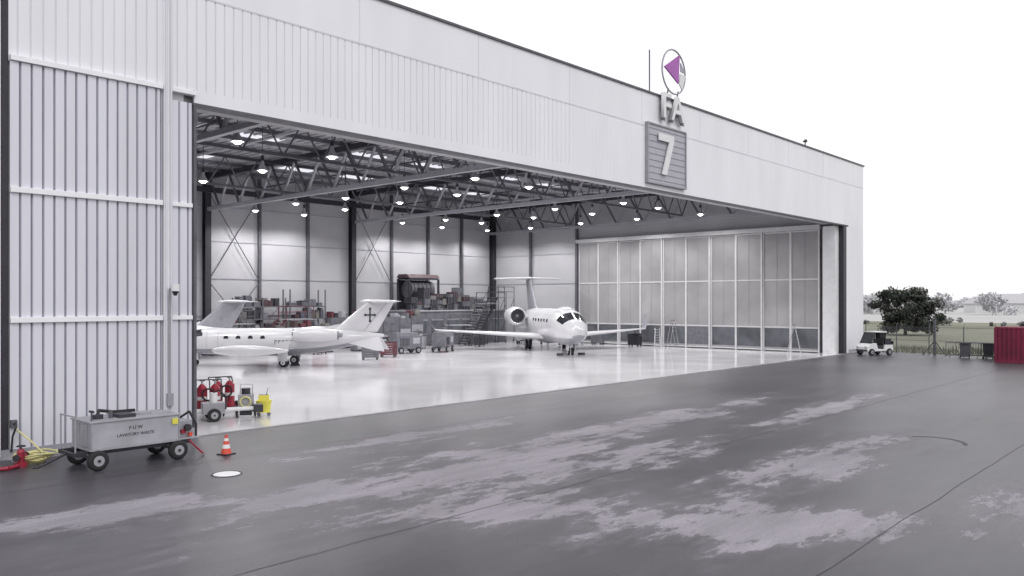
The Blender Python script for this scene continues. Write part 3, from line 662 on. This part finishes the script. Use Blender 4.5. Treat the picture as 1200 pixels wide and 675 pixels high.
b=B(); b.path([(7.05,D-.15,.9),(7.05,D-.3,.95),(7.02,D-.35,.8),(7.0,D-.2,.6),(7.0,D-.1,.2)],.025,'dark'); b.box(6.98,7.12,D-.16,D-.05,.8,1.0,'cab'); b.obj('wall_tap')
# ---------------------------------------------------------------- right side
def fence(pts,h,name='chain_link_fence'):
    b=B()
    for (x0,y0),(x1,y1) in zip(pts,pts[1:]):
        L=math.hypot(x1-x0,y1-y0); n=max(1,round(L/2.5))
        for i in range(n+1):
            x=x0+(x1-x0)*i/n;y=y0+(y1-y0)*i/n; b.cyl((x,y,-.02),(x,y,h+.08),.035,'steel',seg=8); b.cyl((x,y,h),(x+.25,y,h+.3),.02,'steel',seg=6)
        for z in (.08,h*.5,h): b.cyl((x0,y0,z),(x1,y1,z),.012,'steel',seg=5)
        m_=int(L/.22)
        for i in range(-int(h/.22),m_):
            for sgn in (0,1):
                s0=i*.22; s1=s0+h; a0=max(0,s0); a1=min(L,s1)
                if a1<=a0: continue
                za=a0-s0; zb=a1-s0
                if sgn: za=h-za; zb=h-zb
                p=lambda s,z:(x0+(x1-x0)*s/L,y0+(y1-y0)*s/L,z)
                b.cyl(p(a0,za),p(a1,zb),.005,'lsteel',seg=3,caps=False,sm=False)
    return b.obj(name)
fence([(68.6,23.4),(66.9,13.5),(66.9,-8)],2.05)
for (x,y) in ((66.4,17.7),):
    b=B(); b.box(-.08,.08,-.08,.08,0,2.7,'steel'); b.box(-.11,.11,-.11,.11,2.7,2.74,'steel'); b.cyl((0,0,2.74),(0,0,2.95),.06,'steel'); b.beam((0,0,1.1),(.0,-.8,0),.07,.07,'steel'); b.beam((0,0,1.1),(.0,.8,0),.07,.07,'steel'); b.obj('gate_post',None,(x,y,0))
def barrier(loc,rot,L=2.2):
    b=B(); b.path([(0,0,.2),(0,0,1.1),(L,0,1.1),(L,0,.2),(0,0,.2)],.025,'steel')
    for i in range(1,14): b.cyl((L*i/14,0,.2),(L*i/14,0,1.1),.01,'steel',seg=5)
    for x in (.25,L-.25): b.cyl((x,-.3,.02),(x,.3,.02),.02,'steel',seg=6); b.cyl((x,0,.02),(x,0,.2),.02,'steel',seg=6)
    return b.obj('crowd_barrier',None,loc,rot)
barrier((64.3,16.4,0),-1.3); barrier((64.7,14.4,0),-1.7,1.8); barrier((65.3,16.0,0),-1.6,2.2)
def bin_(loc,k):
    b=B(); b.loft([[(sx*s*.34,sy*s*.34,z) for sx,sy in ((-1,-1),(1,-1),(1,1),(-1,1))] for z,s in ((.1,.8),(1.0,1.0))],k,sm=False); b.prism([(-.36,-.38,1.0),(.36,-.38,1.0),(.36,.36,1.05),(-.36,.36,1.05)],(0,0,.07),k); b.cyl((-.3,.4,1.05),(.3,.4,1.05),.03,'dark')
    for x in (-.28,.28): b.wheel((x,.3,.13),(1,0,0),.13,.06)
    return b.obj('wheelie_bin',None,loc,1.7,bevel=.015)
bin_((64.9,15.3,0),'steel'); bin_((65.2,13.9,0),'dark'); bin_((65.0,13.2,0),'steel')
b=B(); x0,x1,y0,y1,h=61.4,63.84,6.7,12.75,2.35
yy=y0+.1; i=0
while yy<y1-.1:
    w=(y1-y0-.2)/44; d=.05 if i%2 else 0
    b.box(x0+.02+d,x0+.1+d,yy,yy+w,.15,h-.1,'maroon'); b.box(x1-.1-d,x1-.02-d,yy,yy+w,.15,h-.1,'maroon'); yy+=w; i+=1
for yv in (y0+.03,y1-.09): 
    for j in range(16): xv=x0+.15+j*(x1-x0-.3)/16; d=.03*(j%2); b.box(xv,xv+(x1-x0-.3)/16,yv+d,yv+.05+d,.15,h-.1,'maroon')
for xa in (x0,x1-.15):
    for ya in (y0,y1-.15): b.box(xa,xa+.15,ya,ya+.15,0,h,'maroon')
    b.box(xa+.01,xa+.14,y0+.15,y1-.15,.02,.16,'maroon'); b.box(xa+.01,xa+.14,y0+.15,y1-.15,h-.12,h-.01,'maroon')
b.box(x0+.1,x1-.1,y0+.1,y1-.1,h-.06,h-.02,'maroon'); b.box(x0+.15,x1-.15,y0+.01,y0+.1,.02,.16,'maroon');b.box(x0+.15,x1-.15,y1-.1,y1-.01,.02,.16,'maroon')
b.obj('shipping_container')
V=empty('utility_cart',(64.0,21.2,0),math.radians(150))
b=B(); b.prism([(1.15,-.6,.3),(1.2,-.6,.65),(.85,-.6,.88),(.35,-.6,.92),(.2,-.6,.5),(-.35,-.6,.45),(-.4,-.6,.8),(-1.15,-.6,.8),(-1.2,-.6,.35)],(0,1.2,0),'white')
b.box(-1.2,-.4,-.62,.62,.8,.86,'dark'); b.box(-1.22,-1.18,-.6,.6,.86,1.05,'dark'); b.box(1.19,1.24,-.55,.55,.32,.45,'dark'); b.box(-1.1,-.5,-.5,.5,.86,1.25,'dark')
for y in (-.42,.42): b.cyl((1.16,y,.6),(1.22,y,.6),.09,'chrome')
b.obj('body',V,bevel=.04)
b=B(); b.prism([(.45,-.62,1.72),(.5,-.62,1.76),(-.55,-.62,1.78),(-.6,-.62,1.70)],(0,1.24,0),'white')
for y in (-.56,.56): b.beam((.85,y,.88),(.42,y,1.72),.05,.05,'dark'); b.beam((-.45,y,.8),(-.52,y,1.7),.05,.05,'dark')
b.prism([(.84,-.53,.9),(.44,-.53,1.7),(.43,-.53,1.7),(.83,-.53,.9)],(0,1.06,0),'window'); b.box(-.55,-.52,-.5,.5,.9,1.68,'window'); b.obj('cab',V,bevel=.01)
b=B(); b.box(-.35,.1,-.5,.5,.46,.75,'dark'); b.box(-.42,-.3,-.5,.5,.75,1.2,'dark'); b.torus((.35,.25,1.05),(1,0,.6),.16,.018,'dark'); b.cyl((.38,.25,1.05),(.6,.25,.7),.02,'dark'); b.obj('seats',V,bevel=.03)
b=B()
for x in (.8,-.80):
    for y in (-.6,.6): b.wheel((x,y,.26),(0,1,0),.26,.18)
b.obj('wheels',V)
# ---------------------------------------------------------------- vegetation
def leaves(b,c,r,n,size,keys,rng,flat=.8):
    for _ in range(n):
        d=Vector((rng.gauss(0,1),rng.gauss(0,1),rng.gauss(0,1))).normalized()*r*(rng.random()**.45); d.z*=flat
        p=Vector(c)+d; a=Vector((rng.gauss(0,1),rng.gauss(0,1),rng.gauss(0,1))).normalized(); u=a.orthogonal().normalized(); w=a.cross(u); s=size*rng.uniform(.6,1.3)
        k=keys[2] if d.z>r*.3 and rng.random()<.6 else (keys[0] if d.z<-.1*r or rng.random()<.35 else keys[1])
        b.add([p-u*s*.5,p-w*s*.3,p+u*s*.5,p+w*s*.3],[(0,1,2,3)],k)
def tree(name,loc,h,w,seed,n=34,ln=190,size=.3):
    rng=random.Random(seed); b=B(); top=h*.45
    b.cyl((0,0,-.1),(.05,.03,top),.22,'bark',r1=.13,seg=10)
    for i in range(n):
        a=rng.uniform(0,6.28); z=rng.uniform(.16,.95); rr=w/2*math.sqrt(max(.05,1-abs((z-.45)/.62)**2.2))*rng.uniform(.35,.95)
        c=Vector((rr*math.cos(a),rr*math.sin(a),h*z-.2)); cr=rng.uniform(.55,1.05)*w*.12
        if i%2==0: 
            s=Vector((.03,.02,rng.uniform(.4,.95)*top)); mid=(s+c)/2+Vector((0,0,-.1)); b.cyl(s,mid,.07,'bark',r1=.045,seg=6); b.cyl(mid,c,.045,'bark',r1=.015,seg=6)
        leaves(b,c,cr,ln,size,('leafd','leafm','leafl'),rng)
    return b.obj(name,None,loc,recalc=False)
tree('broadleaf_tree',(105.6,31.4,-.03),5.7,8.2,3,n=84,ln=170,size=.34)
def mass(name,spots,keys,size,ln,seed):
    rng=random.Random(seed); b=B()
    for (x,y,w,h) in spots:
        for j in range(6):
            c=(x+rng.uniform(-.5,.5)*w,y+rng.uniform(-.5,.5)*w,h*rng.uniform(.2,.8)); leaves(b,c,min(w*.28,h*.4),ln,size,keys,rng,.9)
        b.cyl((x,y,-.1),(x,y,h*.5),w*.03,keys[0],seg=6)
    return b.obj(name,recalc=False)
rng=random.Random(11)
sp=[]
for i in range(44):
    s=i/43
    if rng.random()<.7: sp.append((150+rng.uniform(-2,2)+s*8,60-s*95,rng.uniform(2,4),rng.uniform(.6,1.3)))
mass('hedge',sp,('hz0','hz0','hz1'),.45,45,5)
sp=[]; cl=0
for i in range(70):
    s=i/69; x=290+rng.uniform(-25,25); y=150-s*230; cl=.8*cl+rng.uniform(-1,1)
    if cl>.25: sp.append((x,y,rng.uniform(5,9),rng.uniform(4.5,7.0)))
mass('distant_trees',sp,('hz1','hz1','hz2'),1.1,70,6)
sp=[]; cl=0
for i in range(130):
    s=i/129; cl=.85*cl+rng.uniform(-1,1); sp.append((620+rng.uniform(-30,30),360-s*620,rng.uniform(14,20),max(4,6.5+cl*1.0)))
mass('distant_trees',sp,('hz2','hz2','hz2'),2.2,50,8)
def house(x,y,w,d,h,rot):
    E=empty('farm_house',(x,y,-.03),rot); b=B(); b.box(0,w,0,d,0,h,'farwall'); b.prism([(0,0,h),(0,d,h),(0,d/2,h+d*.3)],(w,0,0),'farwall'); b.obj('walls',E)
    b=B(); b.prism([(-.4,-.5,h-.2),(-.4,d/2,h+d*.3+.05),(-.4,d/2,h+d*.3+.35),(-.4,-.6,h+.1)],(w+.8,0,0),'farroof'); b.prism([(-.4,d+.5,h-.2),(-.4,d/2,h+d*.3+.05),(-.4,d/2,h+d*.3+.35),(-.4,d+.6,h+.1)],(w+.8,0,0),'farroof'); b.obj('roof',E)
    b=B()
    for i in range(4):
        b.box(-.05,0,.8+i*d/4.6,1.9+i*d/4.6,1.2,2.5,'farroof'); b.box(1+i*w/4.5,2.1+i*w/4.5,-.05,0,1.2,2.5,'farroof')
    b.obj('windows',E)
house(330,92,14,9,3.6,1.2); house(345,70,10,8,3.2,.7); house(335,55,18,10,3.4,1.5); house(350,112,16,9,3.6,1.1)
rng=random.Random(4); b=B()
for i in range(2600):
    x=rng.uniform(68.6,76); y=rng.uniform(-8,23); h=rng.uniform(.12,.45); a=rng.uniform(0,6.28); dx=.06*math.cos(a);dy=.06*math.sin(a)
    b.add([(x-dx,y-dy,-.03),(x+dx,y+dy,-.03),(x+rng.uniform(-.1,.1),y+rng.uniform(-.1,.1),h)],[(0,1,2)],'tuft')
b.obj('grass_verge',recalc=False)
# ---------------------------------------------------------------- light
w=bpy.data.worlds.new('World'); S.world=w; w.use_nodes=True; nt=w.node_tree; nt.nodes.clear(); N=nt.nodes; L=nt.links
out=N.new('ShaderNodeOutputWorld'); sky=N.new('ShaderNodeTexSky'); sky.sky_type='NISHITA'; sky.sun_disc=False; sky.sun_elevation=math.radians(48); sky.sun_rotation=math.radians(200)
hs=N.new('ShaderNodeHueSaturation'); hs.inputs['Saturation'].default_value=.12; L.new(sky.outputs[0],hs.inputs['Color'])
b1=N.new('ShaderNodeBackground'); b1.inputs[1].default_value=.05; L.new(hs.outputs[0],b1.inputs[0])
tc=N.new('ShaderNodeTexCoord'); no=N.new('ShaderNodeTexNoise'); no.inputs['Scale'].default_value=1.6; no.inputs['Detail'].default_value=2; L.new(tc.outputs['Generated'],no.inputs['Vector'])
cr=N.new('ShaderNodeValToRGB'); cr.color_ramp.elements[0].color=(.90,.885,.925,1); cr.color_ramp.elements[1].color=(1,.985,1,1); L.new(no.outputs['Fac'],cr.inputs['Fac'])
b2=N.new('ShaderNodeBackground'); b2.inputs[1].default_value=.88; L.new(cr.outputs[0],b2.inputs[0])
ad=N.new('ShaderNodeAddShader'); L.new(b1.outputs[0],ad.inputs[0]); L.new(b2.outputs[0],ad.inputs[1]); L.new(ad.outputs[0],out.inputs[0])
sd=bpy.data.lights.new('sun','SUN'); sd.energy=.8; sd.angle=math.radians(20); sd.color=(1,.98,.97); so=bpy.data.objects.new('sun',sd); S.collection.objects.link(so)
el=math.radians(48); az=math.radians(200)
dirv=Vector((math.sin(az)*math.cos(el),math.cos(az)*math.cos(el),math.sin(el))); so.rotation_euler=dirv.to_track_quat('Z','Y').to_euler()
cam=bpy.data.cameras.new('camera'); co=bpy.data.objects.new('camera',cam); S.collection.objects.link(co); co.location=(0,0,4); co.rotation_euler=(math.radians(90),0,math.radians(-47.93))
cam.lens=28.98; cam.sensor_width=36; cam.shift_y=.0133; cam.clip_end=6000; cam.clip_start=.1; S.camera=co
